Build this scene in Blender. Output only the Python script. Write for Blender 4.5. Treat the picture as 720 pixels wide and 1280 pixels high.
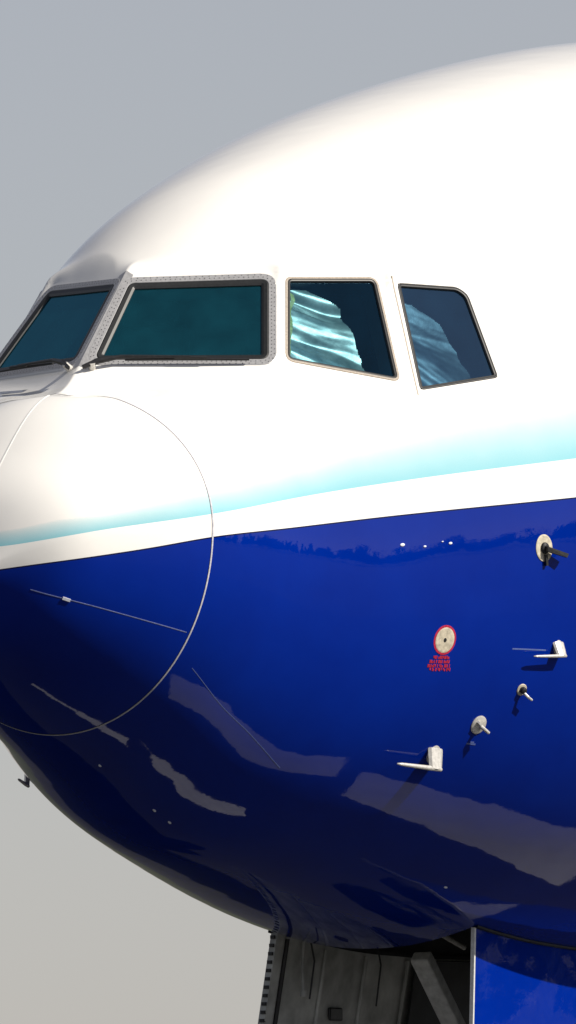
import bpy, bmesh, math, random
import numpy as np
from mathutils import Vector, Matrix, noise
random.seed(7)
for o in list(bpy.data.objects): bpy.data.objects.remove(o)
SC = bpy.context.scene; COL = SC.collection
R = math.radians
# ---------------------------------------------------------------- camera, sky, sun, exposure
cam = bpy.data.objects.new('camera', bpy.data.cameras.new('camera')); COL.objects.link(cam)
r_ = Vector((0.48997729, -0.87170228, -0.00757535)); u_ = Vector((-0.06015621, -0.04248006, 0.99728465)); c_ = Vector((-0.86965711, -0.48819112, -0.07325257))
cam.matrix_world = Matrix(((r_.x,u_.x,c_.x,-67.072569),(r_.y,u_.y,c_.y,-40.05529),(r_.z,u_.z,c_.z,-5.860206),(0,0,0,1)))
cam.data.sensor_width = 36; cam.data.lens = 16249.3/1280*36
cam.data.shift_x = -40.924/1280; cam.data.shift_y = -104.625/1280
cam.data.clip_start = 1; cam.data.clip_end = 9000
SC.camera = cam
SUN_AZ, SUN_EL = R(88), R(39)              # azimuth measured from +x (aft) towards -y (port)
S = Vector((math.cos(SUN_AZ)*math.cos(SUN_EL), -math.sin(SUN_AZ)*math.cos(SUN_EL), math.sin(SUN_EL)))
W = bpy.data.worlds.new('World'); SC.world = W; W.use_nodes = True
nt = W.node_tree; bg = nt.nodes['Background']
sky = nt.nodes.new('ShaderNodeTexSky'); sky.sky_type = 'NISHITA'; sky.sun_disc = False
sky.sun_elevation = SUN_EL; sky.sun_rotation = math.atan2(S.x, S.y); sky.altitude = 50; sky.air_density = 1.0; sky.dust_density = .45; sky.ozone_density = 1.0
hs = nt.nodes.new('ShaderNodeHueSaturation'); hs.inputs['Saturation'].default_value = .45
nt.links.new(sky.outputs[0], hs.inputs['Color']); mt = nt.nodes.new('ShaderNodeMix'); mt.data_type = 'RGBA'; mt.blend_type = 'MULTIPLY'; mt.inputs[0].default_value = 1; mt.inputs[7].default_value = (1, .955, 1.0, 1)   # thin haze
nt.links.new(hs.outputs[0], mt.inputs[6]); nt.links.new(mt.outputs[2], bg.inputs['Color'])
bg.inputs['Strength'].default_value = .0635
sl = bpy.data.lights.new('sun', 'SUN'); sl.energy = 5.0; sl.angle = R(.53); sl.color = (1, .93, .82)
sun = bpy.data.objects.new('sun', sl); COL.objects.link(sun); sun.rotation_euler = (-S).to_track_quat('-Z', 'Y').to_euler(); sun.location = S*60
vs = SC.view_settings; vs.view_transform = 'Standard'; vs.look = 'None'; vs.gamma = 1; vs.exposure = .35; vs.use_curve_mapping = False
GZ = -7.6                                  # ground height
# ---- fuselage surface: s = metres aft of the nose tip (x), port = -y, z up from the cabin axis
import numpy as np
KQ = np.sqrt(np.array([0,.04,.15,.4,.8,1.3,1.8,2.3,2.8,3.5,4.5,6,8,10.5]))
K_TOP = np.array([-1.0000,-0.8455,-0.5407,-0.2212,0.1071,0.3567,0.8782,1.2506,1.5500,1.8333,2.1630,2.5560,2.9292,3.1000])
K_BOT = np.array([-1.0000,-1.0818,-1.3054,-1.5466,-1.8131,-2.0770,-2.3305,-2.5633,-2.7085,-2.8680,-3.0618,-3.2051,-3.1907,-3.1000])
K_WID = np.array([0.0000,0.1818,0.4894,0.7628,1.0141,1.1851,1.2987,1.4936,1.7112,2.0039,2.3712,2.7140,2.9407,3.1000])
K_MID = np.array([-1.0000,-0.9075,-0.8182,-0.7403,-0.6909,-0.6872,-0.7216,-0.7288,-0.6608,-0.5254,-0.3582,-0.1795,-0.0418,0.0000])
WINDOWS = [{'name': 'windshield', 'c': [1.8123, -0.4742, 0.6449], 'n': [-0.67156, -0.38352, 0.63397], 'poly': [(-0.3619, 0.307), (0.4695, 0.3332), (0.4647, -0.3217), (-0.5723, -0.3184)], 'fall': 0.48},
    {'name': 'side_window', 'c': [2.4216, -1.1695, 0.5762], 'n': [-0.44473, -0.74859, 0.49176], 'poly': [(-0.237, 0.3814), (0.38, 0.4079), (0.3243, -0.3233), (-0.0609, -0.2616), (-0.4063, -0.2044)], 'fall': 0.16},
    {'name': 'rear_window', 'c': [3.1522, -1.5417, 0.6473], 'n': [-0.42922, -0.80682, 0.40597], 'poly': [(-0.2837, 0.2801), (0.1392, 0.2707), (0.1987, 0.2283), (0.2619, -0.3362), (-0.3162, -0.4429)], 'fall': 0.16}]
def cub(xk, yk, x):
    n=len(xk);h=np.diff(xk);A=np.zeros((n,n));b=np.zeros(n);A[0,0]=A[-1,-1]=1
    for i in range(1,n-1):
        A[i,i-1]=h[i-1];A[i,i]=2*(h[i-1]+h[i]);A[i,i+1]=h[i]
        b[i]=3*((yk[i+1]-yk[i])/h[i]-(yk[i]-yk[i-1])/h[i-1])
    c=np.linalg.solve(A,b)
    x=np.minimum(x,xk[-1]);i=np.clip(np.searchsorted(xk,x)-1,0,n-2);t=x-xk[i]
    bb=(yk[i+1]-yk[i])/h[i]-h[i]*(2*c[i]+c[i+1])/3;d=(c[i+1]-c[i])/(3*h[i])
    return yk[i]+bb*t+c[i]*t*t+d*t**3
def base_pt(s, ph):
    s=np.asarray(s,float)+0*ph;q=np.sqrt(s)
    zt,zb,w,zc=(cub(KQ,k,q) for k in (K_TOP,K_BOT,K_WID,K_MID))
    cs,sn=np.cos(ph),np.sin(ph);h=np.where(sn>0,zt-zc,zc-zb)
    return np.stack([s,w*cs,zc+h*sn],-1),zc
def poly_dist(P, poly):
    """distance outside a convex polygon, 0 inside"""
    d=np.full(P.shape[:-1],1e9);ins=np.ones(P.shape[:-1],bool)
    ar=sum(poly[i-1][0]*poly[i][1]-poly[i][0]*poly[i-1][1] for i in range(len(poly)))
    for i in range(len(poly)):
        a=np.array(poly[i-1]);b=np.array(poly[i]);e=b-a;t=np.clip(((P-a)@e)/(e@e),0,1)
        d=np.minimum(d,np.hypot(*np.moveaxis(P-a-t[...,None]*e,-1,0)))
        cr=e[0]*(P[...,1]-a[1])-e[1]*(P[...,0]-a[0]);ins&=(cr*np.sign(ar)>=0)
    return np.where(ins,0,d)
def plane_axes(n):
    n=np.array(n);v=np.array([0,0,1.])-n*n[2];v/=np.linalg.norm(v);u=np.cross(v,n);return u,v,n
def surf(s, ph):
    """hull surface, eased onto the flat planes of the cockpit panes"""
    p,zc=base_pt(s,ph);sg=np.where(p[...,1]>1e-9,-1.,1.);a=p.copy();a[...,1]*=sg
    dr=np.stack([0*zc,a[...,1],a[...,2]-zc],-1);dr/=np.linalg.norm(dr,axis=-1,keepdims=True)+1e-9
    U=0;D=0;G=0
    for win in WINDOWS:
        c=np.array(win['c']);u,v,n=plane_axes(win['n']);d=(a-c)@n;P=np.stack([(a-c)@u,(a-c)@v],-1)
        e=np.maximum(poly_dist(P,win['poly'])-.07,0);den=dr@n;t=np.clip(-d/np.where(den>.2,den,1),-.2,.2)
        k=np.clip(e/win['fall'],0,1);g=(1-k*k*(3-2*k))*np.clip((den-.2)/.15,0,1)
        t=np.where(t>0,t*np.exp(-(e/.15)**2),t);w=1/(e*e+.00003);U=U+w;D=D+w*t;G=np.maximum(G,g)
    a=a+dr*(G*D/U)[...,None];a[...,1]*=sg
    return a
# ---------------------------------------------------------------- helpers
def tag(o, label=None, cat=None, group=None, kind=None):
    for k, v in (('label', label), ('category', cat), ('group', group), ('kind', kind)):
        if v: o[k] = v
    return o
def link(name, me, mat, parent=None, smooth=False):
    if smooth: me.polygons.foreach_set('use_smooth', [True]*len(me.polygons))
    o = bpy.data.objects.new(name, me); COL.objects.link(o)
    for m_ in (mat if isinstance(mat, (list, tuple)) else [mat]): me.materials.append(m_)
    if parent: o.parent = parent
    return o
def mesh(name, vs_, fs, mat, parent=None, smooth=False, fix=True):
    me = bpy.data.meshes.new(name); me.from_pydata([tuple(map(float, v)) for v in vs_], [], fs); me.update()
    if fix:
        bm = bmesh.new(); bm.from_mesh(me); bmesh.ops.remove_doubles(bm, verts=bm.verts, dist=1e-6); bmesh.ops.recalc_face_normals(bm, faces=bm.faces); bm.to_mesh(me); bm.free()
    return link(name, me, mat, parent, smooth)
def bevel(o, w, seg=2):
    b = o.modifiers.new('bevel', 'BEVEL'); b.width = w; b.segments = seg; b.limit_method = 'ANGLE'; b.angle_limit = R(35); return o
class MB:
    def __init__(s): s.v = []; s.f = []
    def add(s, vs_, fs):
        n = len(s.v); s.v += [np.array(v, float) for v in vs_]; s.f += [tuple(i+n for i in f) for f in fs]; return s
    def box(s, o, ax, size):
        """box centred at o with axes ax (3 vectors)"""
        o = np.array(o, float); A = [np.array(a, float)/np.linalg.norm(a)*d/2 for a, d in zip(ax, size)]
        vs_ = [o+i*A[0]+j*A[1]+k*A[2] for i in (-1,1) for j in (-1,1) for k in (-1,1)]
        return s.add(vs_, [(0,1,3,2),(4,6,7,5),(0,4,5,1),(2,3,7,6),(0,2,6,4),(1,5,7,3)])
    def tube(s, pts, rad, n=14, cap=True, flat=1.0, flatdir=None):
        pts = [np.array(p, float) for p in pts]; rad = rad if isinstance(rad, (list, tuple)) else [rad]*len(pts); rings = []
        ref = np.array(flatdir, float) if flatdir is not None else None
        for i, p in enumerate(pts):
            d = pts[min(i+1, len(pts)-1)]-pts[max(i-1, 0)]; d /= np.linalg.norm(d)
            a = ref if ref is not None else (np.array([0,0,1.]) if abs(d[2]) < .9 else np.array([1.,0,0]))
            x = a-d*(a@d); x /= np.linalg.norm(x); y = np.cross(d, x)
            rings.append([p+rad[i]*(x*math.cos(t)+y*math.sin(t)*flat) for t in np.linspace(0, 2*math.pi, n, endpoint=False)])
        vs_ = [v for r in rings for v in r]; fs = [(i*n+j, i*n+(j+1)%n, (i+1)*n+(j+1)%n, (i+1)*n+j) for i in range(len(rings)-1) for j in range(n)]
        if cap: fs += [tuple(range(n))[::-1], tuple(range((len(rings)-1)*n, len(rings)*n))]
        return s.add(vs_, fs)
    def build(s, name, mat, parent=None, smooth=False): return mesh(name, s.v, s.f, mat, parent, smooth)
# ---------------------------------------------------------------- materials
def new_mat(name):
    m = bpy.data.materials.new(name); m.use_nodes = True; nt = m.node_tree; return m, nt, nt.nodes['Principled BSDF']
def N(nt, t, **k):
    n = nt.nodes.new(t)
    for a, b in k.items(): setattr(n, a, b)
    return n
def noise_node(nt, scale, detail=4, rough=.55, vec=None, dist=0):
    t = N(nt, 'ShaderNodeTexNoise'); t.inputs['Scale'].default_value = scale; t.inputs['Detail'].default_value = detail; t.inputs['Roughness'].default_value = rough; t.inputs['Distortion'].default_value = dist
    if vec is None: vec = N(nt, 'ShaderNodeTexCoord').outputs['Object']
    nt.links.new(vec, t.inputs['Vector']); return t
def ramp(nt, fac, stops, interp='LINEAR'):
    r = N(nt, 'ShaderNodeValToRGB'); r.color_ramp.interpolation = interp; e = r.color_ramp.elements
    while len(e) < len(stops): e.new(.5)
    for x, (p, c) in zip(e, stops): x.position = p; x.color = (*c, 1) if len(c) == 3 else c
    nt.links.new(fac, r.inputs[0]); return r
def simple(name, col, rough=.5, metal=0, var=.12, scale=25, bump=0, spec=.5, coat=0):
    m, nt, b = new_mat(name); t = noise_node(nt, scale)
    c2 = tuple(x*(1-var*2) for x in col); c3 = tuple(min(1, x*(1+var)) for x in col)
    rp = ramp(nt, t.outputs['Fac'], [(.3, c2), (.7, c3)]); nt.links.new(rp.outputs[0], b.inputs['Base Color'])
    b.inputs['Roughness'].default_value = rough; b.inputs['Metallic'].default_value = metal; b.inputs['Specular IOR Level'].default_value = spec; b.inputs['Coat Weight'].default_value = coat
    if bump:
        bp = N(nt, 'ShaderNodeBump'); bp.inputs['Distance'].default_value = bump; nt.links.new(t.outputs['Fac'], bp.inputs['Height']); nt.links.new(bp.outputs[0], b.inputs['Normal'])
    return m
BLUE = (.0, .016, .228); WHITE = (.80, .79, .765); CYAN = (.25, .53, .60)
def hull_mat(name='hull_paint', use_attr=True):
    m, nt, b = new_mat(name); Lk = nt.links.new
    def math_(op, a, b_=None, clamp=False):
        n = N(nt, 'ShaderNodeMath', operation=op); n.use_clamp = clamp
        for i, x in enumerate((a, b_)):
            if x is None: continue
            if isinstance(x, (int, float)): n.inputs[i].default_value = x
            else: Lk(x, n.inputs[i])
        return n.outputs[0]
    def mix(f, a, b_):
        n = N(nt, 'ShaderNodeMix', data_type='RGBA')
        if isinstance(f, (int, float)): n.inputs[0].default_value = f
        else: Lk(f, n.inputs[0])
        for i, x in ((6, a), (7, b_)):
            if isinstance(x, tuple): n.inputs[i].default_value = (*x, 1)
            else: Lk(x, n.inputs[i])
        return n.outputs[2]
    at = N(nt, 'ShaderNodeAttribute', attribute_name='livery'); sx = N(nt, 'ShaderNodeSeparateXYZ'); Lk(at.outputs['Vector'], sx.inputs[0])
    vb, vc, vf = sx.outputs
    wob = noise_node(nt, 3.0, 3); fo = math_('MULTIPLY', math_('SUBTRACT', wob.outputs['Fac'], .5), .25)
    fine = noise_node(nt, 260, 2); fn = math_('MULTIPLY', math_('SUBTRACT', fine.outputs['Fac'], .5), .25)
    fade = math_('SUBTRACT', 1.0, math_('ADD', math_('ADD', vf, fo), fn), True)
    fade = math_('POWER', fade, .55, True)
    incy = math_('GREATER_THAN', vc, 0.0)
    body = mix(math_('MULTIPLY', incy, fade), WHITE, CYAN)
    isb = math_('LESS_THAN', vb, 0.0); nearb = math_('LESS_THAN', math_('ABSOLUTE', math_('ADD', vb, .002)), .0045)
    blotch = noise_node(nt, 1.3, 5, .6); bl = ramp(nt, blotch.outputs['Fac'], [(.3, (BLUE[0], BLUE[1]*.85, BLUE[2]*.9)), (.7, (BLUE[0], BLUE[1]*1.1, BLUE[2]*1.06))])
    c = mix(isb, body, bl.outputs[0]); c = mix(nearb, c, (.005, .008, .05))
    geo = N(nt, 'ShaderNodeNewGeometry'); c = mix(geo.outputs['Backfacing'], c, (.03, .035, .035))
    Lk(c, b.inputs['Base Color'])
    rg = noise_node(nt, 9, 4); rr = ramp(nt, rg.outputs['Fac'], [(.3, (.022,)*3), (.75, (.05,)*3)]); Lk(rr.outputs[0], b.inputs['Roughness'])
    b.inputs['Specular IOR Level'].default_value = .30
    b1 = N(nt, 'ShaderNodeBump'); b1.inputs['Distance'].default_value = .007; t1 = noise_node(nt, 1.6, 2, .5); Lk(t1.outputs['Fac'], b1.inputs['Height'])
    b2 = N(nt, 'ShaderNodeBump'); b2.inputs['Distance'].default_value = .0003; t2 = noise_node(nt, 11, 3, .6); Lk(t2.outputs['Fac'], b2.inputs['Height']); Lk(b1.outputs[0], b2.inputs['Normal'])
    Lk(b2.outputs[0], b.inputs['Normal'])
    return m
HULL = hull_mat()
FRAME = simple('frame_metal', (.42, .42, .43), .38, .35, .08, 60, .0003)
TRIM = simple('tan_trim', (.30, .25, .20), .5, 0, .15, 80)
GASKET = simple('black_gasket', (.012, .013, .014), .45, 0, .2, 60)
STEEL = simple('probe_metal', (.62, .60, .56), .33, .3, .12, 50)
BRIGHT = simple('bright_edge', (.66, .66, .65), .35, .2, .1, 40)
DARKM = simple('dark_metal', (.03, .03, .032), .4, .4, .2, 60)
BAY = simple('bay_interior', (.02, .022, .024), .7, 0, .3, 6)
DOORG = simple('door_inner_primer', (.50, .51, .49), .6, 0, .22, 5, .002)
SEAL = simple('radome_sealant', (.50, .50, .56), .5, 0, .15, 90)
STRIP = simple('strip_paint', (.20, .24, .48), .35, .3, .15, 60)
STRIPW = simple('strip_paint_white', (.74, .74, .72), .3, 0, .06, 60)
CREAM = simple('port_disc', (.60, .54, .42), .35, .1, .15, 45)
RED = simple('red_marking', (.45, .02, .06), .45, 0, .2, 90)
SCREW = simple('screw_head', (.16, .16, .17), .4, .5, .2, 90)
RUBBER = simple('tyre_rubber', (.02, .02, .02), .8, 0, .2, 20)
WHITEP = simple('white_gear_paint', (.60, .60, .58), .4, 0, .12, 20)
SMALLW = simple('small_white', (.7, .72, .8), .5, 0, .1, 90)
PMARK = simple('pale_blue_mark', (.09, .13, .34), .5, 0, .1, 90)
def glass(name, tint, refl, reflcol, fac):
    m, nt, b = new_mat(name); nt.nodes.remove(b); out = nt.nodes['Material Output']
    tr = N(nt, 'ShaderNodeBsdfTransparent'); tr.inputs[0].default_value = (*tint, 1)
    gl = N(nt, 'ShaderNodeBsdfGlossy'); gl.inputs['Color'].default_value = (*reflcol, 1); gl.inputs['Roughness'].default_value = .02
    df = N(nt, 'ShaderNodeBsdfDiffuse'); cl = noise_node(nt, 4, 3)
    rp = ramp(nt, cl.outputs['Fac'], [(.3, tuple(x*.55 for x in refl)), (.7, refl)]); nt.links.new(rp.outputs[0], df.inputs['Color'])
    bp = N(nt, 'ShaderNodeBump'); bp.inputs['Distance'].default_value = .002; t = noise_node(nt, 3, 1); nt.links.new(t.outputs['Fac'], bp.inputs['Height']); nt.links.new(bp.outputs[0], gl.inputs['Normal'])
    fr = N(nt, 'ShaderNodeFresnel'); fr.inputs['IOR'].default_value = 1.5
    ad = N(nt, 'ShaderNodeMath', operation='ADD'); ad.use_clamp = True; ad.inputs[1].default_value = fac; nt.links.new(fr.outputs[0], ad.inputs[0])
    m0 = N(nt, 'ShaderNodeMixShader'); m0.inputs[0].default_value = .16; nt.links.new(tr.outputs[0], m0.inputs[1]); nt.links.new(df.outputs[0], m0.inputs[2])
    mx = N(nt, 'ShaderNodeMixShader'); nt.links.new(ad.outputs[0], mx.inputs[0]); nt.links.new(m0.outputs[0], mx.inputs[1]); nt.links.new(gl.outputs[0], mx.inputs[2]); nt.links.new(mx.outputs[0], out.inputs[0]); return m
GLASS_F = glass('coated_windshield_glass', (.10, .30, .36), (.015, .19, .26), (.20, .70, .95), .08)
GLASS_S = glass('side_window_glass', (.55, .78, .84), (.004, .035, .075), (.30, .62, .95), .0)
GLASS_R = glass('rear_window_glass', (.24, .36, .44), (.01, .06, .13), (.35, .60, .95), .10)
def foil_mat():
    m, nt, b = new_mat('sunshade_foil'); t = noise_node(nt, 9, 4, .6)
    rp = ramp(nt, t.outputs['Fac'], [(.3, (.13, .165, .17)), (.7, (.34, .385, .38))]); nt.links.new(rp.outputs[0], b.inputs['Base Color'])
    b.inputs['Roughness'].default_value = .36; b.inputs['Metallic'].default_value = .4
    bp = N(nt, 'ShaderNodeBump'); bp.inputs['Distance'].default_value = .002; nt.links.new(t.outputs['Fac'], bp.inputs['Height']); nt.links.new(bp.outputs[0], b.inputs['Normal']); return m
FOIL = foil_mat()
YEL = simple('pale_yellow_seal', (.45, .45, .12), .5, 0, .3, 60)
# ---------------------------------------------------------------- ground, runway, far wood
def ground_mat(name, a, b2, scale, rough=.9):
    m, nt, b = new_mat(name); t = noise_node(nt, scale, 6, .65); t2 = noise_node(nt, scale*.07, 4)
    mx = N(nt, 'ShaderNodeMath', operation='MULTIPLY'); nt.links.new(t.outputs['Fac'], mx.inputs[0]); nt.links.new(t2.outputs['Fac'], mx.inputs[1])
    rp = ramp(nt, mx.outputs[0], [(.12, a), (.4, b2)]); nt.links.new(rp.outputs[0], b.inputs['Base Color']); b.inputs['Roughness'].default_value = rough; return m
GRASS = ground_mat('dry_grass', (.018, .024, .010), (.042, .045, .018), 2.2); ASPH = ground_mat('runway_asphalt', (.010, .010, .011), (.019, .019, .020), 5)
CONC = ground_mat('pale_concrete', (.36, .355, .345), (.46, .455, .445), 3); PAINTW = ground_mat('worn_white_paint', (.62, .62, .61), (.85, .85, .83), 6)
def sheet(name, pts, z, mat, label=None):
    o = mesh(name, [(x, y, z) for x, y in pts], [tuple(range(len(pts)))], mat); tag(o, label, kind='structure')
    if o.data.polygons[0].normal.z < 0: o.data.flip_normals()
    return o
sheet('ground', [(2500*math.cos(t), 2500*math.sin(t)) for t in np.linspace(0, 2*math.pi, 64, endpoint=False)], GZ, GRASS, 'flat dry grass airfield stretching to the horizon')
sheet('runway', [(-700,-26), (700,-26), (700,24), (-700,24)], GZ+.004, ASPH, 'dark asphalt runway beneath the aircraft')
def ragged(pts, jit, seed):
    rn = random.Random(seed); out = []
    for i, a in enumerate(pts):
        b = pts[(i+1) % len(pts)]; n = max(1, int(math.dist(a, b)/.25)); nx, ny = (b[1]-a[1]), -(b[0]-a[0]); l = math.hypot(nx, ny)
        for k in range(n):
            j = rn.uniform(-jit, jit); out.append((a[0]+(b[0]-a[0])*k/n+nx/l*j, a[1]+(b[1]-a[1])*k/n+ny/l*j))
    return out
sheet('concrete_strip', ragged([(3.3,-4.3),(5.75,-5.1),(5.75,-4.0),(3.3,-3.0)], .015, 1), GZ+.008, CONC, 'short pale concrete strip on the asphalt below the nose')
sheet('concrete_strip', ragged([(6.1,-4.5),(11.0,-3.1),(10.9,-1.05),(6.1,-3.1)], .015, 2), GZ+.008, CONC, 'long pale concrete strip on the asphalt below the fuselage')
sheet('painted_line', ragged([(1.6,2.4),(2.5,1.2),(2.6,1.35),(1.7,2.6)], .02, 3), GZ+.012, PAINTW, 'narrow end of the worn white line on the asphalt')
sheet('painted_line', ragged([(2.5,1.15),(3.35,.2),(3.5,.6),(2.7,1.5)], .035, 4), GZ+.012, PAINTW, 'middle piece of the worn white line on the asphalt')
sheet('painted_line', ragged([(3.5,-.1),(4.4,-1.1),(4.75,-.7),(3.7,.4)], .035, 5), GZ+.012, PAINTW, 'widest piece of the worn white line on the asphalt')
def woodland():
    mb = MB(); rn = random.Random(3)
    ico = bmesh.new(); bmesh.ops.create_icosphere(ico, subdivisions=2, radius=1); iv = [v.co.copy() for v in ico.verts]; iv_f = [tuple(v.index for v in f.verts) for f in ico.faces]; ico.free()
    for i in range(150):
        x = -150+i*4.6+rn.uniform(-2, 2); y = -250+rn.uniform(-9, 9); h = rn.uniform(9, 19); w = rn.uniform(3, 5.5)
        mb.tube([(x,y,GZ-.2),(x,y,GZ+h*.6)], [.35,.2], 6)
        for k in range(3):
            o = np.array([x+rn.uniform(-1.5,1.5), y+rn.uniform(-1.5,1.5), GZ+h*(.45+.2*k)])
            sc = np.array([w*(1-.2*k), w*(1-.2*k), h*.24]); mb.add([o+sc*np.array(v)*(1+.35*noise.noise(Vector(v)*1.9+Vector((i,k,0)))) for v in iv], iv_f)
    o = mb.build('distant_woodland', simple('far_foliage', (.045, .06, .025), .9, 0, .3, .5)); tag(o, 'dark belt of trees along the far edge of the airfield', kind='stuff')
woodland()
# ---------------------------------------------------------------- the aircraft
plane = bpy.data.objects.new('airliner', None); COL.objects.link(plane); plane.location = (0,0,0)
tag(plane, 'white and dark blue jet airliner with cyan stripe and open nose gear doors', 'airliner')
SR = .989; BAY0, BAY1, BAYW = 4.90, 7.9, .73
LB = np.array([(0,-.985),(.037,-.9652),(.114,-.9362),(.344,-.8831),(.645,-.8225),(.9675,-.7584),(1.70,-.6650),(2.3626,-.5750),(3.0465,-.4880),(3.755,-.4017),(6,-.10),(9,.35),(16,1.3)])
LC = np.array([(0,-.86),(.0539,-.824),(.1313,-.7877),(.3377,-.7293),(.9699,-.6178),(1.916,-.4483),(2.8384,-.2939),(3.7768,-.1568),(6,.18),(9,.66),(16,1.7)])
LF = np.array([(0,-.77),(.0826,-.7255),(.1511,-.685),(.3549,-.6267),(1.0142,-.4398),(1.9637,-.2145),(2.8926,.04),(3.8459,.26),(6,.74),(9,1.35),(16,2.45)])
def lin(T, s):   # smooth in sqrt(s)
    q = np.sqrt(np.maximum(s, 0)); return cub(np.sqrt(T[:,0]), T[:,1], q)
def hull(name, s0, s1, parent):
    a = np.linspace(0, math.sqrt(.5), 46)**2; b = np.arange(.5+.016, 3.9, .016); c = np.arange(3.93, 8, .05); d = np.arange(8.2, 16.1, .3)
    ss = np.concatenate([a, b, c, d]); ss = ss[(ss > s0+.004) & (ss < s1-.004)]; ss = np.concatenate([[s0], ss, [s1]])
    ph = np.linspace(math.pi/2, 1.5*math.pi, 261)
    G = np.stack([surf(np.full(len(ph), s), ph) for s in ss]); G[:,0,1] = 0; G[:,-1,1] = 0
    nr, nc = G.shape[:2]; V = G.reshape(-1, 3)
    F = [(i*nc+j, i*nc+j+1, (i+1)*nc+j+1, (i+1)*nc+j) for i in range(nr-1) for j in range(nc-1)]
    me = bpy.data.meshes.new(name); me.from_pydata(V.tolist(), [], F); me.update()
    bm = bmesh.new(); bm.from_mesh(me); bmesh.ops.remove_doubles(bm, verts=bm.verts, dist=1e-5)
    if s1 > 2:
        for w in WINDOWS:                              # true window openings
            cc = np.array(w['c']); u, v, n = plane_axes(w['n']); cut = offset_poly(w['poly'], .009)
            def near(f, m_=.06):
                q = f.calc_center_median()
                if not (abs(q.x-cc[0]) < 1 and q.z > -.1 and abs(q.y-cc[1]) < 1): return False
                p = np.array(f.calc_center_median())-cc; return abs(p@n) < .12 and poly_dist(np.array([p@u, p@v]), cut) < m_
            for i in range(len(cut)):
                p0, p1 = np.array(cut[i-1]), np.array(cut[i]); e = p1-p0; no = u*e[1]-v*e[0]
                fs = [f for f in bm.faces if near(f)]; geom = list({x for f in fs for x in (list(f.verts)+list(f.edges)+[f])})
                bmesh.ops.bisect_plane(bm, geom=geom, dist=1e-5, plane_co=Vector(cc+u*p0[0]+v*p0[1]), plane_no=Vector(no))
            bmesh.ops.delete(bm, geom=[f for f in bm.faces if near(f, 1e-6)], context='FACES')
        for co, no in (((0,-BAYW,0),(0,1,0)), ((BAY0,0,0),(1,0,0)), ((BAY1,0,0),(1,0,0))):
            fs = [f for f in bm.faces if f.calc_center_median().z < -2 and abs(f.calc_center_median().y) < 1.2 and 4.6 < f.calc_center_median().x < 8.2]
            geom = list({x for f in fs for x in (list(f.verts)+list(f.edges)+[f])}); bmesh.ops.bisect_plane(bm, geom=geom, dist=1e-5, plane_co=co, plane_no=no)
        bmesh.ops.delete(bm, geom=[f for f in bm.faces if f.calc_center_median().z < -2 and abs(f.calc_center_median().y) < BAYW and BAY0 < f.calc_center_median().x < BAY1], context='FACES')
    g = bmesh.ops.duplicate(bm, geom=list(bm.verts)+list(bm.edges)+list(bm.faces))
    vv = [x for x in g['geom'] if isinstance(x, bmesh.types.BMVert)]; ff = [x for x in g['geom'] if isinstance(x, bmesh.types.BMFace)]
    for x in vv: x.co.y = -x.co.y
    bmesh.ops.reverse_faces(bm, faces=ff); bmesh.ops.remove_doubles(bm, verts=bm.verts, dist=1e-5)
    if s1 > 15:
        rim = [e for e in bm.edges if e.is_boundary and all(abs(x.co.x-s1) < 1e-4 for x in e.verts)]
        bmesh.ops.contextual_create(bm, geom=rim)
    bmesh.ops.recalc_face_normals(bm, faces=bm.faces)
    f = max(bm.faces, key=lambda f: f.calc_center_median().z)
    if f.normal.z < 0: bmesh.ops.reverse_faces(bm, faces=bm.faces)
    bm.to_mesh(me); bm.free()
    co = np.zeros(len(me.vertices)*3); me.vertices.foreach_get('co', co); co = co.reshape(-1, 3)
    b_, c_2, f_ = lin(LB, co[:,0]), lin(LC, co[:,0]), lin(LF, co[:,0])
    A = np.stack([co[:,2]-b_, co[:,2]-c_2, (co[:,2]-c_2)/(f_-c_2)], -1)
    at = me.attributes.new('livery', 'FLOAT_VECTOR', 'POINT'); at.data.foreach_set('vector', A.astype(np.float32).ravel())
    return link(name, me, HULL, parent, True)
def offset_poly(P, d):
    P = [np.array(p, float) for p in P]; n = len(P); ar = sum(P[i-1][0]*P[i][1]-P[i][0]*P[i-1][1] for i in range(n)); sg = 1 if ar > 0 else -1; out = []
    for i in range(n):
        a, b, c = P[i-1], P[i], P[(i+1) % n]; e1 = (b-a)/np.linalg.norm(b-a); e2 = (c-b)/np.linalg.norm(c-b)
        n1 = sg*np.array([e1[1], -e1[0]]); n2 = sg*np.array([e2[1], -e2[0]]); m_ = (n1+n2)/(1+n1@n2); out.append(b+m_*d)
    return out
def round_poly(P, d, rad, k=6):
    """outline offset by d with rounded corners; same point count for every d"""
    P = offset_poly(P, d); n = len(P); out = []
    for i in range(n):
        a, b, c = P[i-1], P[i], P[(i+1) % n]; e1 = (a-b)/np.linalg.norm(a-b); e2 = (c-b)/np.linalg.norm(c-b)
        co = e1@e2; half = math.acos(max(-1, min(1, co)))/2; rr = max(.003, rad[i]+d); t = min(rr/math.tan(half), .45*np.linalg.norm(a-b), .45*np.linalg.norm(c-b))
        p0, p2 = b+e1*t, b+e2*t
        for j in range(k+1):
            x = j/k; out.append((1-x)**2*p0+2*x*(1-x)*(b*.9+(p0+p2)*.05)+x*x*p2)
    return out
radome = hull('radome', 0, SR-.004, plane)
fus = hull('fuselage', SR+.004, 16, plane)
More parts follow.
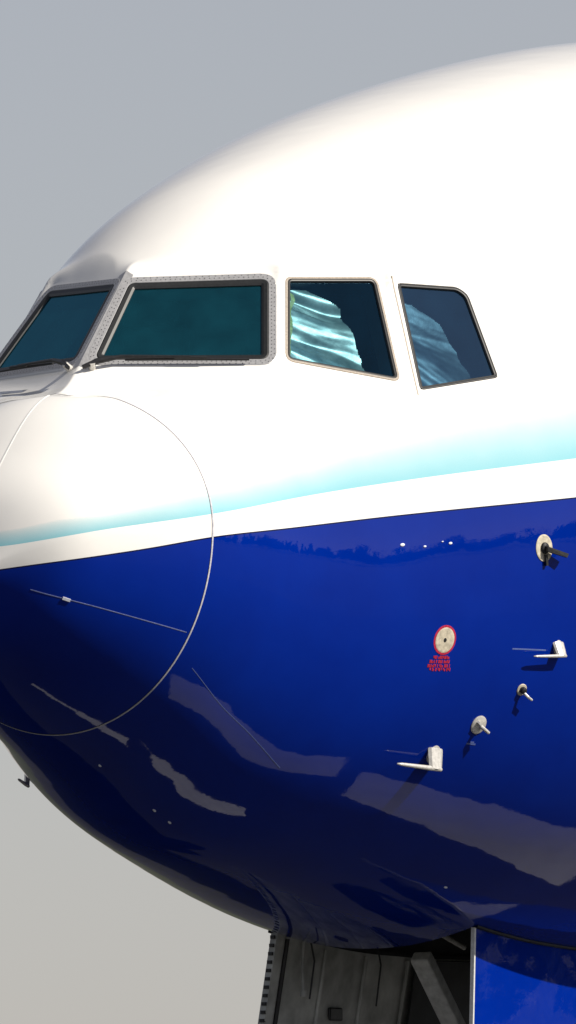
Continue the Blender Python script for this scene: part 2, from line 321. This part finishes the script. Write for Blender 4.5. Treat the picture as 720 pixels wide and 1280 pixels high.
class At:
    """local frame on the hull: o point, t aft, b up, n outward"""
    def __init__(s, sx, ph, mir=False):
        e = 1e-3; P = lambda a, b: surf(np.array([a]), np.array([b]))[0]
        s.o = P(sx, ph); t = P(sx+e, ph)-P(sx-e, ph); b = P(sx, ph-e)-P(sx, ph+e); t /= np.linalg.norm(t); b -= t*(b@t); b /= np.linalg.norm(b)
        n = np.cross(t, b)
        if n@(s.o-np.array([sx+.4, 0, -.4])) < 0: n = -n
        s.t, s.b, s.n = t, b, n
        if mir:
            for k in 'otbn': setattr(s, k, getattr(s, k)*np.array([1,-1,1]))
    def p(s, t=0, b=0, n=0): return s.o+s.t*t+s.b*b+s.n*n
def At_raw(s0, y):
    ph = np.linspace(math.pi/2, math.pi/2+.25, 200); P = surf(np.full(200, s0), ph); k = np.argmin(np.abs(P[:,1]+abs(y))); p = P[k].copy(); p[1] = y; return p
def ribbon(name, pts, width, h, mat, parent, mir=False, sink=.004, rng=None):
    """thin raised strip following the hull through (s, ph) points"""
    pts = np.array(pts, float); q = np.sqrt(pts[:,0]); k = np.arange(len(pts)); kk = np.linspace(0, len(pts)-1, 14*(len(pts)-1)+1)
    S_ = cub(k.astype(float), q, kk)**2 if len(pts) > 2 else np.interp(kk, k, q)**2
    PH = cub(k.astype(float), pts[:,1], kk) if len(pts) > 2 else np.interp(kk, k, pts[:,1])
    C = [At(a, b) for a, b in zip(S_, PH)]; vs_ = []; n = len(C)
    for i, c in enumerate(C):
        d = C[min(i+1, n-1)].o-C[max(i-1, 0)].o; d /= np.linalg.norm(d); side = np.cross(c.n, d)
        w = width if not callable(width) else width(i/(n-1))
        for a, hh in ((-.5,-sink), (-.5,h*.7), (-.3,h), (.3,h), (.5,h*.7), (.5,-sink)): vs_.append(c.o+side*a*w+c.n*hh)
    fs = [(i*6+j, i*6+j+1, (i+1)*6+j+1, (i+1)*6+j) for i in range(n-1) for j in range(5)]+[(5,4,3,2,1,0), tuple(range((n-1)*6, n*6))]
    if mir: vs_ = [v*np.array([1,-1,1]) for v in vs_]
    return mesh(name, vs_, fs, mat, parent)
def ring(name, s0, width, h, mat, parent, drop=.004):
    ph = np.linspace(math.pi/2, 2.5*math.pi, 241)[:-1]; prof = [(-.5,-drop), (-.5,h), (.5,h), (.5,-drop)]; vs_ = []
    for p in ph:
        c = At(s0, p if p <= 1.5*math.pi else p)
        for a, hh in prof: vs_.append(c.p(a*width, 0, hh))
    n = len(ph); return mesh(name, vs_, [(i*4+j, i*4+j+1, ((i+1)%n)*4+j+1, ((i+1)%n)*4+j) for i in range(n) for j in range(3)], mat, parent, False)
ring('joint_seal', SR+.0015, .0115, .0012, SEAL, radome); ring('joint_gap', SR-.005, .0035, .0014, DARKM, radome)
# lightning diverter strips of the radome
STR_A = [(0.1161,3.7984),(0.2383,3.757),(0.479,3.7296),(0.7223,3.7118),(0.9621,3.6970)]
STR_B = [(0.905,1.5708),(0.70,1.5708),(0.50,1.5708),(0.20,1.5708),(.06,1.5708)]
d1 = ribbon('diverter_strip', STR_A, .0065, .0014, STRIP, radome); d1['label'] = 'pale blue strip across the dark side of the radome'
ribbon('diverter_strip', STR_A, .0065, .0014, STRIP, radome, True)
ribbon('diverter_strip', STR_B, .012, .0025, STRIPW, radome)
c = At(.2383, 3.757); MB().box(c.p(0,0,.003), (c.t,c.b,c.n), (.05,.018,.006)).build('strip_clip', SMALLW, d1)
# ---------------------------------------------------------------- cockpit windows
def loft(name, w, prof, rad, mat, parent, mir, close=False, fill=False, smooth=False, k=6):
    cc = np.array(w['c']); u, v, n = plane_axes(w['n']); rings = [[cc+u*p[0]+v*p[1]+n*h for p in round_poly(w['poly'], d, rad, k)] for d, h in prof]
    m_ = len(rings[0]); vs_ = [p for r in rings for p in r]; fs = [(i*m_+j, i*m_+(j+1)%m_, (i+1)*m_+(j+1)%m_, (i+1)*m_+j) for i in range(len(rings)-1) for j in range(m_)]
    if fill: fs.append(tuple(range((len(rings)-1)*m_, len(rings)*m_)))
    if mir: vs_ = [p*np.array([1,-1,1]) for p in vs_]
    o = mesh(name, vs_, fs, mat, parent, smooth)
    nn = n*np.array([1,-1 if mir else 1,1])
    if len(rings) == 1 and np.array(o.data.polygons[0].normal)@nn < 0: o.data.flip_normals()
    return o
def screws(w, off, step, mat, parent, mir, rad, r=.0035):
    cc = np.array(w['c']); u, v, n = plane_axes(w['n']); P = round_poly(w['poly'], off, rad, 6); mb = MB(); P = P+[P[0]]; acc = 0
    for a, b in zip(P[:-1], P[1:]):
        L = np.linalg.norm(b-a); x = step-acc
        while x < L:
            p = a+(b-a)*x/L; o = cc+u*p[0]+v*p[1]+n*.0042
            if mir: o = o*np.array([1,-1,1])
            nn = n*np.array([1,-1 if mir else 1,1]); mb.tube([o, o+nn*.0015], r, 6); x += step
        acc = L-(x-step)
    o = mb.build('screw_row', mat, parent); o['kind'] = 'stuff'
def sunshade(w, region, streak, depth, name, parent, amp, fq=11):
    """crumpled foil blind: a folded sheet behind the pane, folds running along `streak`"""
    cc = np.array(w['c']); u, v, n = plane_axes(w['n']); R0 = np.array(region, float); lo, hi = R0.min(0), R0.max(0)
    sd = np.array(streak, float); sd /= np.linalg.norm(sd); pd = np.array([-sd[1], sd[0]]); nx, ny = 90, 90; vs_ = []; keep = {}
    for i in range(nx):
        for j in range(ny):
            p = lo+(hi-lo)*np.array([i/(nx-1), j/(ny-1)]); a, b = p@sd, p@pd
            b2 = b*(1-.7*a)+.05*noise.noise(Vector((a*2.5, b*3, 1))); h = 1.0*abs(math.sin(b2*fq+.9))**1.5+.9*noise.noise(Vector((a*1.3, b2*9, depth*9)))+.12*noise.noise(Vector((a*6, b2*26, 4)))
            e = p+np.array([.035*noise.noise(Vector((p[1]*9, 2, 0))), 0]); keep[i*ny+j] = poly_dist(e, R0) <= 0
            vs_.append(cc+u*p[0]+v*p[1]-n*(depth-amp*h))
    fs = [(i*ny+j, (i+1)*ny+j, (i+1)*ny+j+1, i*ny+j+1) for i in range(nx-1) for j in range(ny-1)]
    fs = [f for f in fs if all(keep[k] for k in f)]; used = sorted({k for f in fs for k in f}); mp = {k: i for i, k in enumerate(used)}
    return mesh(name, [vs_[k] for k in used], [tuple(mp[k] for k in f) for f in fs], FOIL, parent, True)
RAD = {'windshield': [.035]*4, 'side_window': [.03, .035, .03, .3, .03], 'rear_window': [.02, .08, .08, .018, .012]}
for w in WINDOWS:
    rad = RAD[w['name']]; front = w['name'] == 'windshield'
    for mir in (False, True):
        we = bpy.data.objects.new(w['name'], None); COL.objects.link(we); we.parent = plane
        if front:
            loft('window_frame', w, [(.064,-.02),(.064,.001),(.060,.0035),(.016,.0035),(.0135,.001),(.0135,-.012)], rad, FRAME, we, mir)
            screws(w, .032, .030, SCREW, we, mir, rad); screws(w, .050, .040, SCREW, we, mir, rad)
            loft('gasket', w, [(.0135,-.012),(.0135,.002),(.006,.0045),(-.016,.002),(-.030,-.006),(-.036,-.03)], rad, GASKET, we, mir)
            loft('pane', w, [(-.002,-.014)], rad, GLASS_F, we, mir, fill=True)
            loft('window_reveal', w, [(-.030,-.030),(-.022,-.13)], rad, GASKET, we, mir)
        else:
            side = w['name'] == 'side_window'; q = .024 if side else .014
            loft('window_frame', w, [(q,-.02),(q,.001),(q-.004,.0035),(.008,.0035),(.007,-.01)], rad, TRIM if side else DARKM, we, mir)
            loft('gasket', w, [(.007,-.01),(.007,.0015),(0,.004),(-.008,.002),(-.013,-.008),(-.015,-.03)], rad, GASKET, we, mir)
            loft('pane', w, [(-.002,-.013)], rad, GLASS_S if side else GLASS_R, we, mir, fill=True)
            loft('window_reveal', w, [(-.013,-.030),(-.008,-.16)], rad, GASKET, we, mir)
            if not mir:
                if side:
                    sunshade(w, [(-.41,-.165),(-.24,.38),(-.08,.36),(.13,.23),(.20,-.26),(.08,-.235)], (1,-.42), .10, 'sunshade', we, .028)
                    sunshade(w, [(-.385,-.14),(-.345,-.14),(-.20,.30),(-.225,.33)], (1,-.1), .055, 'edge_seal', we, .004).data.materials[0] = YEL
                else:
                    sunshade(w, [(-.30,-.42),(-.28,.20),(-.16,.19),(0,.06),(.09,-.12),(.15,-.36)], (1,-.45), .10, 'sunshade', we, .018, 8)
pv = []
for i in range(25):
    s0 = 1.27+(1.855-1.27)*i/24
    pv.append([At_raw(s0, y) for y in (-.05,-.025,0,.025,.05)])
nv = np.array([-.70,0,.71])*.0022
mesh('centre_post', [p+nv for r0 in pv for p in r0], [(i*5+j, i*5+j+1, i*5+6+j, i*5+5+j) for i in range(24) for j in range(4)], FRAME, plane)
# visible cabin behind the panes
MB().box((2.0,0,.12), ((1,0,0),(0,1,0),(0,0,1)), (.5,1.3,.30)).build('glareshield', BAY, plane)
MB().box((3.2,0,.05), ((1,0,0),(0,1,0),(0,0,1)), (2.2,2.0,.10)).build('cockpit_floor', BAY, plane)
for y in (-.45, .45):
    st = bpy.data.objects.new('pilot_seat', None); COL.objects.link(st); st.parent = plane
    bevel(MB().box((3.0,y,.42), ((1,0,.12),(0,1,0),(-.12,0,1)), (.12,.46,.62)).build('seat_back', BAY, st), .04)
    bevel(MB().box((3.02,y,.83), ((1,0,.12),(0,1,0),(-.12,0,1)), (.09,.26,.16)).build('head_rest', BAY, st), .03)
# post seam between side and rear window, faint panel seam on the lower nose
ribbon('panel_seam', [(2.935,2.362),(2.905,2.41),(2.86,2.50),(2.80,2.62),(2.745,2.735)], .009, .002, TRIM, fus)
ribbon('panel_seam', [(1.1255,3.8512),(1.4713,3.9299),(1.782,3.966),(2.1394,4.0303)], .005, .0008, PMARK, fus)
# ---------------------------------------------------------------- wipers
def wiper(mir):
    we = bpy.data.objects.new('wiper', None); COL.objects.link(we); we.parent = plane; y = -1 if mir else 1
    w = WINDOWS[0]; cc = np.array(w['c']); u, v, n = plane_axes(w['n']); M3 = np.array([1,y,1])
    P = lambda a, b, h: (cc+u*a+v*b+n*h)*M3
    # blade parked along the lower edge of the pane, arm from a pivot below the inner corner
    b0, b1 = P(-.40,-.365,.035), P(.36,-.37,.035)
    MB().tube([b0, b0*.5+b1*.5+n*M3*.006, b1], [.007,.010,.007], 8).build('wiper_blade', DARKM, we)
    MB().tube([P(-.10,-.365,.052), P(.10,-.367,.052)], .011, 8).build('blade_holder', GASKET, we)
    pv = P(-.60,-.40,.0)
    MB().tube([P(-.60,-.40,-.02), P(-.60,-.40,.05)], [.026,.020], 14).build('wiper_pivot', STEEL, we)
    MB().tube([P(-.66,-.425,.035), P(-.56,-.385,.050), P(-.42,-.36,.058), P(0,-.366,.060)], [.013,.020,.012,.008], 8, flat=.6).build('wiper_arm', DARKM, we)
wiper(False); wiper(True)
# ---------------------------------------------------------------- probes and ports
def disc(cf, ra, rb, h, name, mat, parent, z0=-.004, n=28, dome=0):
    mb = MB(); ts = np.linspace(0, 2*math.pi, n, endpoint=False); prof = [(1,z0), (1,h*.6), (.9,h), (.5,h+dome*.7), (.001,h+dome)]
    vs_ = [cf.p(ra*k*math.cos(t), rb*k*math.sin(t), z) for k, z in prof for t in ts]
    fs = [(i*n+j, i*n+(j+1)%n, (i+1)*n+(j+1)%n, (i+1)*n+j) for i in range(4) for j in range(n)]
    return mesh(name, vs_, fs, mat, parent)
def pitot(s0, ph, k, label, mir=False):
    e = bpy.data.objects.new('pitot_probe', None); COL.objects.link(e); e.parent = plane; e['label'] = label
    c = At(s0, ph, mir)
    disc(c, .045*k, .062*k, .006, 'base_plate', STEEL, e)
    m_ = c.n*.62-c.b*.80; m_ /= np.linalg.norm(m_); L = .125*k; th = np.cross(m_, c.t); th /= np.linalg.norm(th)
    secs = []
    for f, ch in ((-.05,.125), (.3,.12), (.7,.112), (.95,.105), (1.0,.07)):
        o = c.p(0,.035*k)+m_*L*f
        secs.append([o+c.t*k*ch*a+th*k*.02*b for a, b in ((-.5,0),(-.38,.8),(0,1),(.3,.7),(.5,0),(.3,-.7),(0,-1),(-.38,-.8))])
    vs_ = [p for s_ in secs for p in s_]; fs = [(i*8+j, i*8+(j+1)%8, (i+1)*8+(j+1)%8, (i+1)*8+j) for i in range(4) for j in range(8)]+[tuple(range(8))[::-1], tuple(range(32, 40))]
    mesh('mast', vs_, fs, STEEL, e, False)
    a = c.p(.045*k,.035*k)+m_*L*.97; MB().tube([a, a-c.t*.10*k, a-c.t*.33*k, a-c.t*.37*k], [.014*k,.016*k,.011*k,.005*k], 14).build('sensing_tube', STEEL, e, True)
    return e
pitot(3.1295, 3.835, 1.0, 'lower pitot probe with a tall pale mast')
pitot(3.745, 3.495, .72, 'upper pitot probe near the right edge')
pitot(2.70, 3.90, .75, 'pitot probe on the far side of the belly', True)
pitot(3.745, 3.495, .72, 'upper pitot probe on the far side', True)
e = bpy.data.objects.new('angle_of_attack_vane', None); COL.objects.link(e); e.parent = plane; c = At(3.5187, 3.2273)
disc(c, .066, .085, .005, 'base_plate', CREAM, e); disc(c, .030, .036, .020, 'hub', DARKM, e, .004, dome=.006)
MB().add([c.p(-.01,.012,.02),c.p(-.01,-.02,.02),c.p(.13,-.075,.05),c.p(.15,-.05,.05), c.p(-.01,.012,.05),c.p(-.01,-.02,.05),c.p(.12,-.072,.075),c.p(.135,-.05,.075)], [(0,1,2,3),(4,7,6,5),(0,4,5,1),(1,5,6,2),(2,6,7,3),(3,7,4,0)]).build('vane_blade', DARKM, e)
MB().box(c.p(0,-.075,.012), (c.t,c.b,c.n), (.016,.07,.02)).build('vane_shade_bar', DARKM, e)
e = bpy.data.objects.new('static_port', None); COL.objects.link(e); e.parent = plane; c = At(2.8753, 3.4661)
disc(c, .088, .094, .0016, 'red_ring', RED, e); disc(c, .074, .080, .0036, 'port_disc', CREAM, e); disc(c, .012, .014, .0055, 'port_hole', DARKM, e)
mb = MB(); c2 = At(2.884, 3.54); rn = random.Random(5)
for row, (zb_, x0, x1) in enumerate(((.040,-.060,.060), (.013,-.085,.075), (-.014,-.095,.085), (-.037,-.075,.085))):
    x = x0
    while x < x1:
        wl = rn.uniform(.005, .011); hh = rn.choice((.020,.020,.014)); mb.box(c2.p(x+wl/2, zb_-(.020-hh)/2*rn.choice((1,-1)), .001), (c2.t,c2.b,c2.n), (wl,hh,.003)); x += wl+rn.choice((.0025,.0025,.004,.010))
o = mb.build('caution_lettering', RED, e)
e = bpy.data.objects.new('temperature_sensor', None); COL.objects.link(e); e.parent = plane; c = At(3.3532, 3.7254)
disc(c, .058, .062, .008, 'base_plate', STEEL, e, dome=.01)
MB().tube([c.p(0,.0,.01), c.p(.01,-.005,.05), c.p(.05,-.025,.06)], [.014,.012,.010], 10).build('sensor_stem', STEEL, e)
MB().box(c.p(-.005,.012,.022), (c.t*1+c.b*-.6,c.b+c.t*.6,c.n), (.06,.012,.02)).build('sensor_fin', BRIGHT, e)
e = bpy.data.objects.new('ice_detector', None); COL.objects.link(e); e.parent = plane; c = At(3.5705, 3.6139)
disc(c, .038, .038, .006, 'base_plate', CREAM, e); disc(c, .022, .022, .03, 'hub', DARKM, e, .004, dome=.006)
MB().tube([c.p(.0,-.01,.02), c.p(.02,-.03,.05), c.p(.06,-.05,.05)], [.010,.010,.008], 8).build('sensor_stem', STEEL, e)
c = At(3.7081, 3.5039); 
ribbon('pale_line', [(3.40,3.4976),(3.66,3.5032)], .009, .0006, PMARK, fus)  # thin pale line ahead of the upper probe
c = At(3.37, 3.787); MB().box(c.p(0,0,.0005), (c.t,c.b,c.n), (.075,.010,.002)).box(c.p(.005,.012,.0005), (c.t,c.b,c.n), (.03,.009,.002)).build('stencil_mark', PMARK, fus)
for s0, ph, sz in ((2.487,3.1576,.028), (2.6461,3.1708,.018), (2.7715,3.1638,.012), (2.829,3.1724,.022), (4.1698,4.2871,.024), (1.3412,4.638,.022), (1.8661,4.5861,.024), (2.011,4.5739,.024)):
    c = At(s0, ph); disc(c, sz*.65, sz*.36, .004, 'pale_speck', SMALLW, fus, n=10, dome=.002)  # small pale specks on the skin
# ---------------------------------------------------------------- nose gear bay, doors, leg
zb = lambda s: float(base_pt(np.array([s]), np.array([1.5*math.pi]))[0][0][2])
def edge_pt(s, y):
    ph = np.linspace(math.pi, 1.5*math.pi, 500); P = surf(np.full(500, s), ph); k = np.argmin(np.abs(P[:,1]+abs(y))); p = P[k].copy(); p[1] = y; return p
bay = bpy.data.objects.new('nose_gear_bay', None); COL.objects.link(bay); bay.parent = plane
zt_ = -1.7; a, b_, w_ = BAY0, BAY1, BAYW
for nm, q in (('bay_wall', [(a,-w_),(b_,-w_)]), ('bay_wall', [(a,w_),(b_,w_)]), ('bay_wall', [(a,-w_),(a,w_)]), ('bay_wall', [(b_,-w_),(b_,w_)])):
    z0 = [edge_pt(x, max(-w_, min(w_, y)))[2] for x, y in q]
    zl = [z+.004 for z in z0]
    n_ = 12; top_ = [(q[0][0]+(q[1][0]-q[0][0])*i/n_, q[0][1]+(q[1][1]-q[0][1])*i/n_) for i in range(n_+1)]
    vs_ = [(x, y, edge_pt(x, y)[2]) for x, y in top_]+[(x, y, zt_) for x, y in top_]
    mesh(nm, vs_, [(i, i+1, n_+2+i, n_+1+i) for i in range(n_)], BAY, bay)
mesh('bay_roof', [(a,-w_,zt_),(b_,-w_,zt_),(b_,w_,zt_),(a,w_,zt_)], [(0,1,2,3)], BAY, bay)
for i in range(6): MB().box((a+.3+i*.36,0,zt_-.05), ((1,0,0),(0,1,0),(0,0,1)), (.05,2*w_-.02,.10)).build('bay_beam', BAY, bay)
for y, x0, L_ in ((.62,5.15,.42),(.58,5.95,.45)): MB().tube([(x0,y,-2.9),(x0+.03,y-.04,-3.05-L_*.3),(x0-.02,y-.03,-3.0-L_)], .006, 6).build('hanging_cable', DARKM, bay)
for y, zz, r0 in ((.5,-2.2,.02), (.42,-2.35,.014), (-.5,-2.15,.02)): MB().tube([(a+.02,y,zz),(a+1.2,y*.9,zz-.05),(b_-.02,y,zz)], r0, 8).build('hydraulic_pipe', DOORG, bay)
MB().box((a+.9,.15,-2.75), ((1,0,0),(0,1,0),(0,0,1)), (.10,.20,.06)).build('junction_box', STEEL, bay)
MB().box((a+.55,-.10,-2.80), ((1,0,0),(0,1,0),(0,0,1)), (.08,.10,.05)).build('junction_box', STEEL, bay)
def gear_door(side, splay, L=1.45):
    e = bpy.data.objects.new('nose_gear_door', None); COL.objects.link(e); e.parent = plane; n = 16; k = 8; T = .035 if side > 0 else .014
    sp = math.sin(R(splay)); cp = math.cos(R(splay)); out = []; inn = []
    for i in range(n+1):
        s = BAY0+.012+(BAY1-BAY0-.024)*i/n; h = edge_pt(s, side*BAYW)
        for j in range(k+1):
            f = j/k; bulge = .05*math.sin(math.pi*f*.5)
            o = np.array([s, h[1]+side*(sp*L*f+bulge*.4), h[2]-.005-cp*L*f]); out.append(o+np.array([0,side*.004,0])); inn.append(o-np.array([0,side*T,0]))
    g = lambda i, j: i*(k+1)+j
    F = [(g(i,j), g(i+1,j), g(i+1,j+1), g(i,j+1)) for i in range(n) for j in range(k)]
    ob = mesh('outer_skin', out, F, HULL, e, True); me = ob.data
    at = me.attributes.new('livery', 'FLOAT_VECTOR', 'POINT'); at.data.foreach_set('vector', [-1.0]*3*len(me.vertices))
    flip = me.polygons[0].normal.y*side < 0
    if flip: me.flip_normals()
    ii = mesh('inner_panel', inn, F, DOORG, e, True)
    m_ = len(out); border = [g(i,0) for i in range(n+1)]+[g(n,j) for j in range(1,k+1)]+[g(i,k) for i in range(n-1,-1,-1)]
    mesh('rear_rim', [out[x] for x in border]+[inn[x] for x in border], [(t, t+1, len(border)+t+1, len(border)+t) for t in range(len(border)-1)], DOORG, e)
    fe = [g(0,j) for j in range(k+1)]
    vs_ = []
    for x in fe: vs_ += [out[x]+np.array([-.010,side*.004,0]), inn[x]+np.array([-.010,-side*.004,0]), inn[x]+np.array([.008,-side*.004,0]), out[x]+np.array([.008,side*.004,0])]
    mesh('front_edge', vs_, [(t*4+q, t*4+(q+1)%4, t*4+4+(q+1)%4, t*4+4+q) for t in range(k) for q in range(4)]+[(0,1,2,3), (k*4,k*4+1,k*4+2,k*4+3)], BRIGHT if side < 0 else DOORG, e)
    for s in (.12, .62, 1.15, 1.7, 2.2):                # hinge arms and stiffening ribs on the inside
        i = s/(BAY1-BAY0)*n; x = BAY0+s; h = edge_pt(x, side*BAYW)
        p = [np.array([x, h[1]+side*(sp*L*f+.02*math.sin(math.pi*f*.5))-side*(T+.016), h[2]-cp*L*f]) for f in np.linspace(.02, .96, 9)]
        MB().tube(p, .014, 6).build('stiffener', DOORG if s > .2 else DARKM, e)
    if side > 0:
        q = [edge_pt(x, side*BAYW) for x in (BAY0+1.75, BAY1-.03)]
        MB().add([p+np.array([0,side*(sp*L*f)-side*(T+dd), -cp*L*f]) for p in q for f in (.02,.97) for dd in (.034,.05)], [(0,1,3,2),(4,6,7,5),(0,4,5,1),(2,3,7,6),(0,2,6,4),(1,5,7,3)]).build('aft_dark_panel', BAY, e)  # dark panel added over the door's aft part to read as dark bay
        mb = MB()
        for j in range(26):
            f = .02+j*.037; h = edge_pt(BAY0+.03, side*BAYW); o = np.array([BAY0+.0, h[1]+side*(sp*L*f-.012), h[2]-cp*L*f]); mb.box(o, ((1,0,0),(0,1,0),(0,0,1)), (.028,.03,.022))
        o = mb.build('edge_fastener_row', DARKM, e); o['kind'] = 'stuff'
        h = edge_pt(BAY0+.85, side*BAYW); bevel(MB().box((BAY0+.85, h[1]+side*sp*.42-side*(T+.012), h[2]-.42), ((1,0,0),(0,1,0),(0,0,1)), (.17,.02,.085)).build('latch_pocket', DARKM, e), .01)
        h = edge_pt(BAY0+.30, side*BAYW); MB().tube([(BAY0+.30,h[1]-.06,h[2]-.02),(BAY0+.29,h[1]-.055,h[2]-.2),(BAY0+.31,h[1]-.05,h[2]-.34)], .011, 6).tube([(BAY0+.31,h[1]-.05,h[2]-.33),(BAY0+.31,h[1]-.05,h[2]-.37)], .022, 8).build('door_rod', DOORG, e)
gear_door(-1, -3); gear_door(1, 9)
# hinge lips that edge the opening
for side in (-1, 1):
    P = [edge_pt(s, side*BAYW) for s in np.linspace(BAY0, BAY1, 12)]
    vs_ = []
    for p in P: vs_ += [p+np.array([0,side*.030,.006 if side < 0 else .006]), p+np.array([0,side*.030,-.006]), p+np.array([0,-side*.03,-.012]), p+np.array([0,-side*.03,.02])]
    mesh('bay_lip', vs_, [(i*4+j, i*4+(j+1)%4, i*4+4+(j+1)%4, i*4+4+j) for i in range(11) for j in range(4)], BAY, bay)
leg = bpy.data.objects.new('nose_gear_leg', None); COL.objects.link(leg); leg.parent = plane
bevel(MB().box(((5.54+6.30)/2,0,(-3.16-3.91)/2-.0), ((.707,0,-.70),(0,1,0),(.70,0,.707)), (1.10,.13,.085)).build('drag_strut', WHITEP, leg), .012)
MB().tube([(6.5,0,-2.0),(6.5,0,-4.2)], .12, 20).build('shock_strut', WHITEP, leg, True)
MB().tube([(6.5,0,-4.2),(6.5,0,-4.95)], .075, 16).build('piston', STEEL, leg, True)
MB().tube([(6.5,-.42,-4.95),(6.5,.42,-4.95)], .06, 12).build('axle', STEEL, leg, True)
for y in (-.33, .33):
    wh = bpy.data.objects.new('wheel', None); COL.objects.link(wh); wh.parent = leg; n = 36; prof = [(.24,-.15),(.40,-.17),(.50,-.14),(.535,-.07),(.54,0),(.535,.07),(.50,.14),(.40,.17),(.24,.15)]
    vs_ = [(6.5+r0*math.cos(t), y+yy, -4.95+r0*math.sin(t)) for r0, yy in prof for t in np.linspace(0, 2*math.pi, n, endpoint=False)]
    ty = mesh('tyre', vs_, [(i*n+j, i*n+(j+1)%n, (i+1)*n+(j+1)%n, (i+1)*n+j) for i in range(8) for j in range(n)], RUBBER, None, True)
    rm = MB().tube([(6.5,y-.12,-4.95),(6.5,y+.12,-4.95)], .25, 28).build('rim', WHITEP)
    bpy.data.objects.remove(wh); ty.parent = leg; rm.parent = ty

# lower bay fittings near the strut and the far door's ribs
MB().tube([(5.35,-.25,-3.02),(5.6,-.28,-3.10)], .018, 8).build('lock_link', STEEL, bay)
bevel(MB().box((5.42,.02,-3.03), ((1,0,0),(0,1,0),(0,0,1)), (.14,.10,.035)).build('junction_box', STEEL, bay), .006)
bevel(MB().box((5.28,.20,-3.06), ((1,.2,0),(-.2,1,0),(0,0,1)), (.10,.07,.03)).build('junction_box', STEEL, bay), .006)
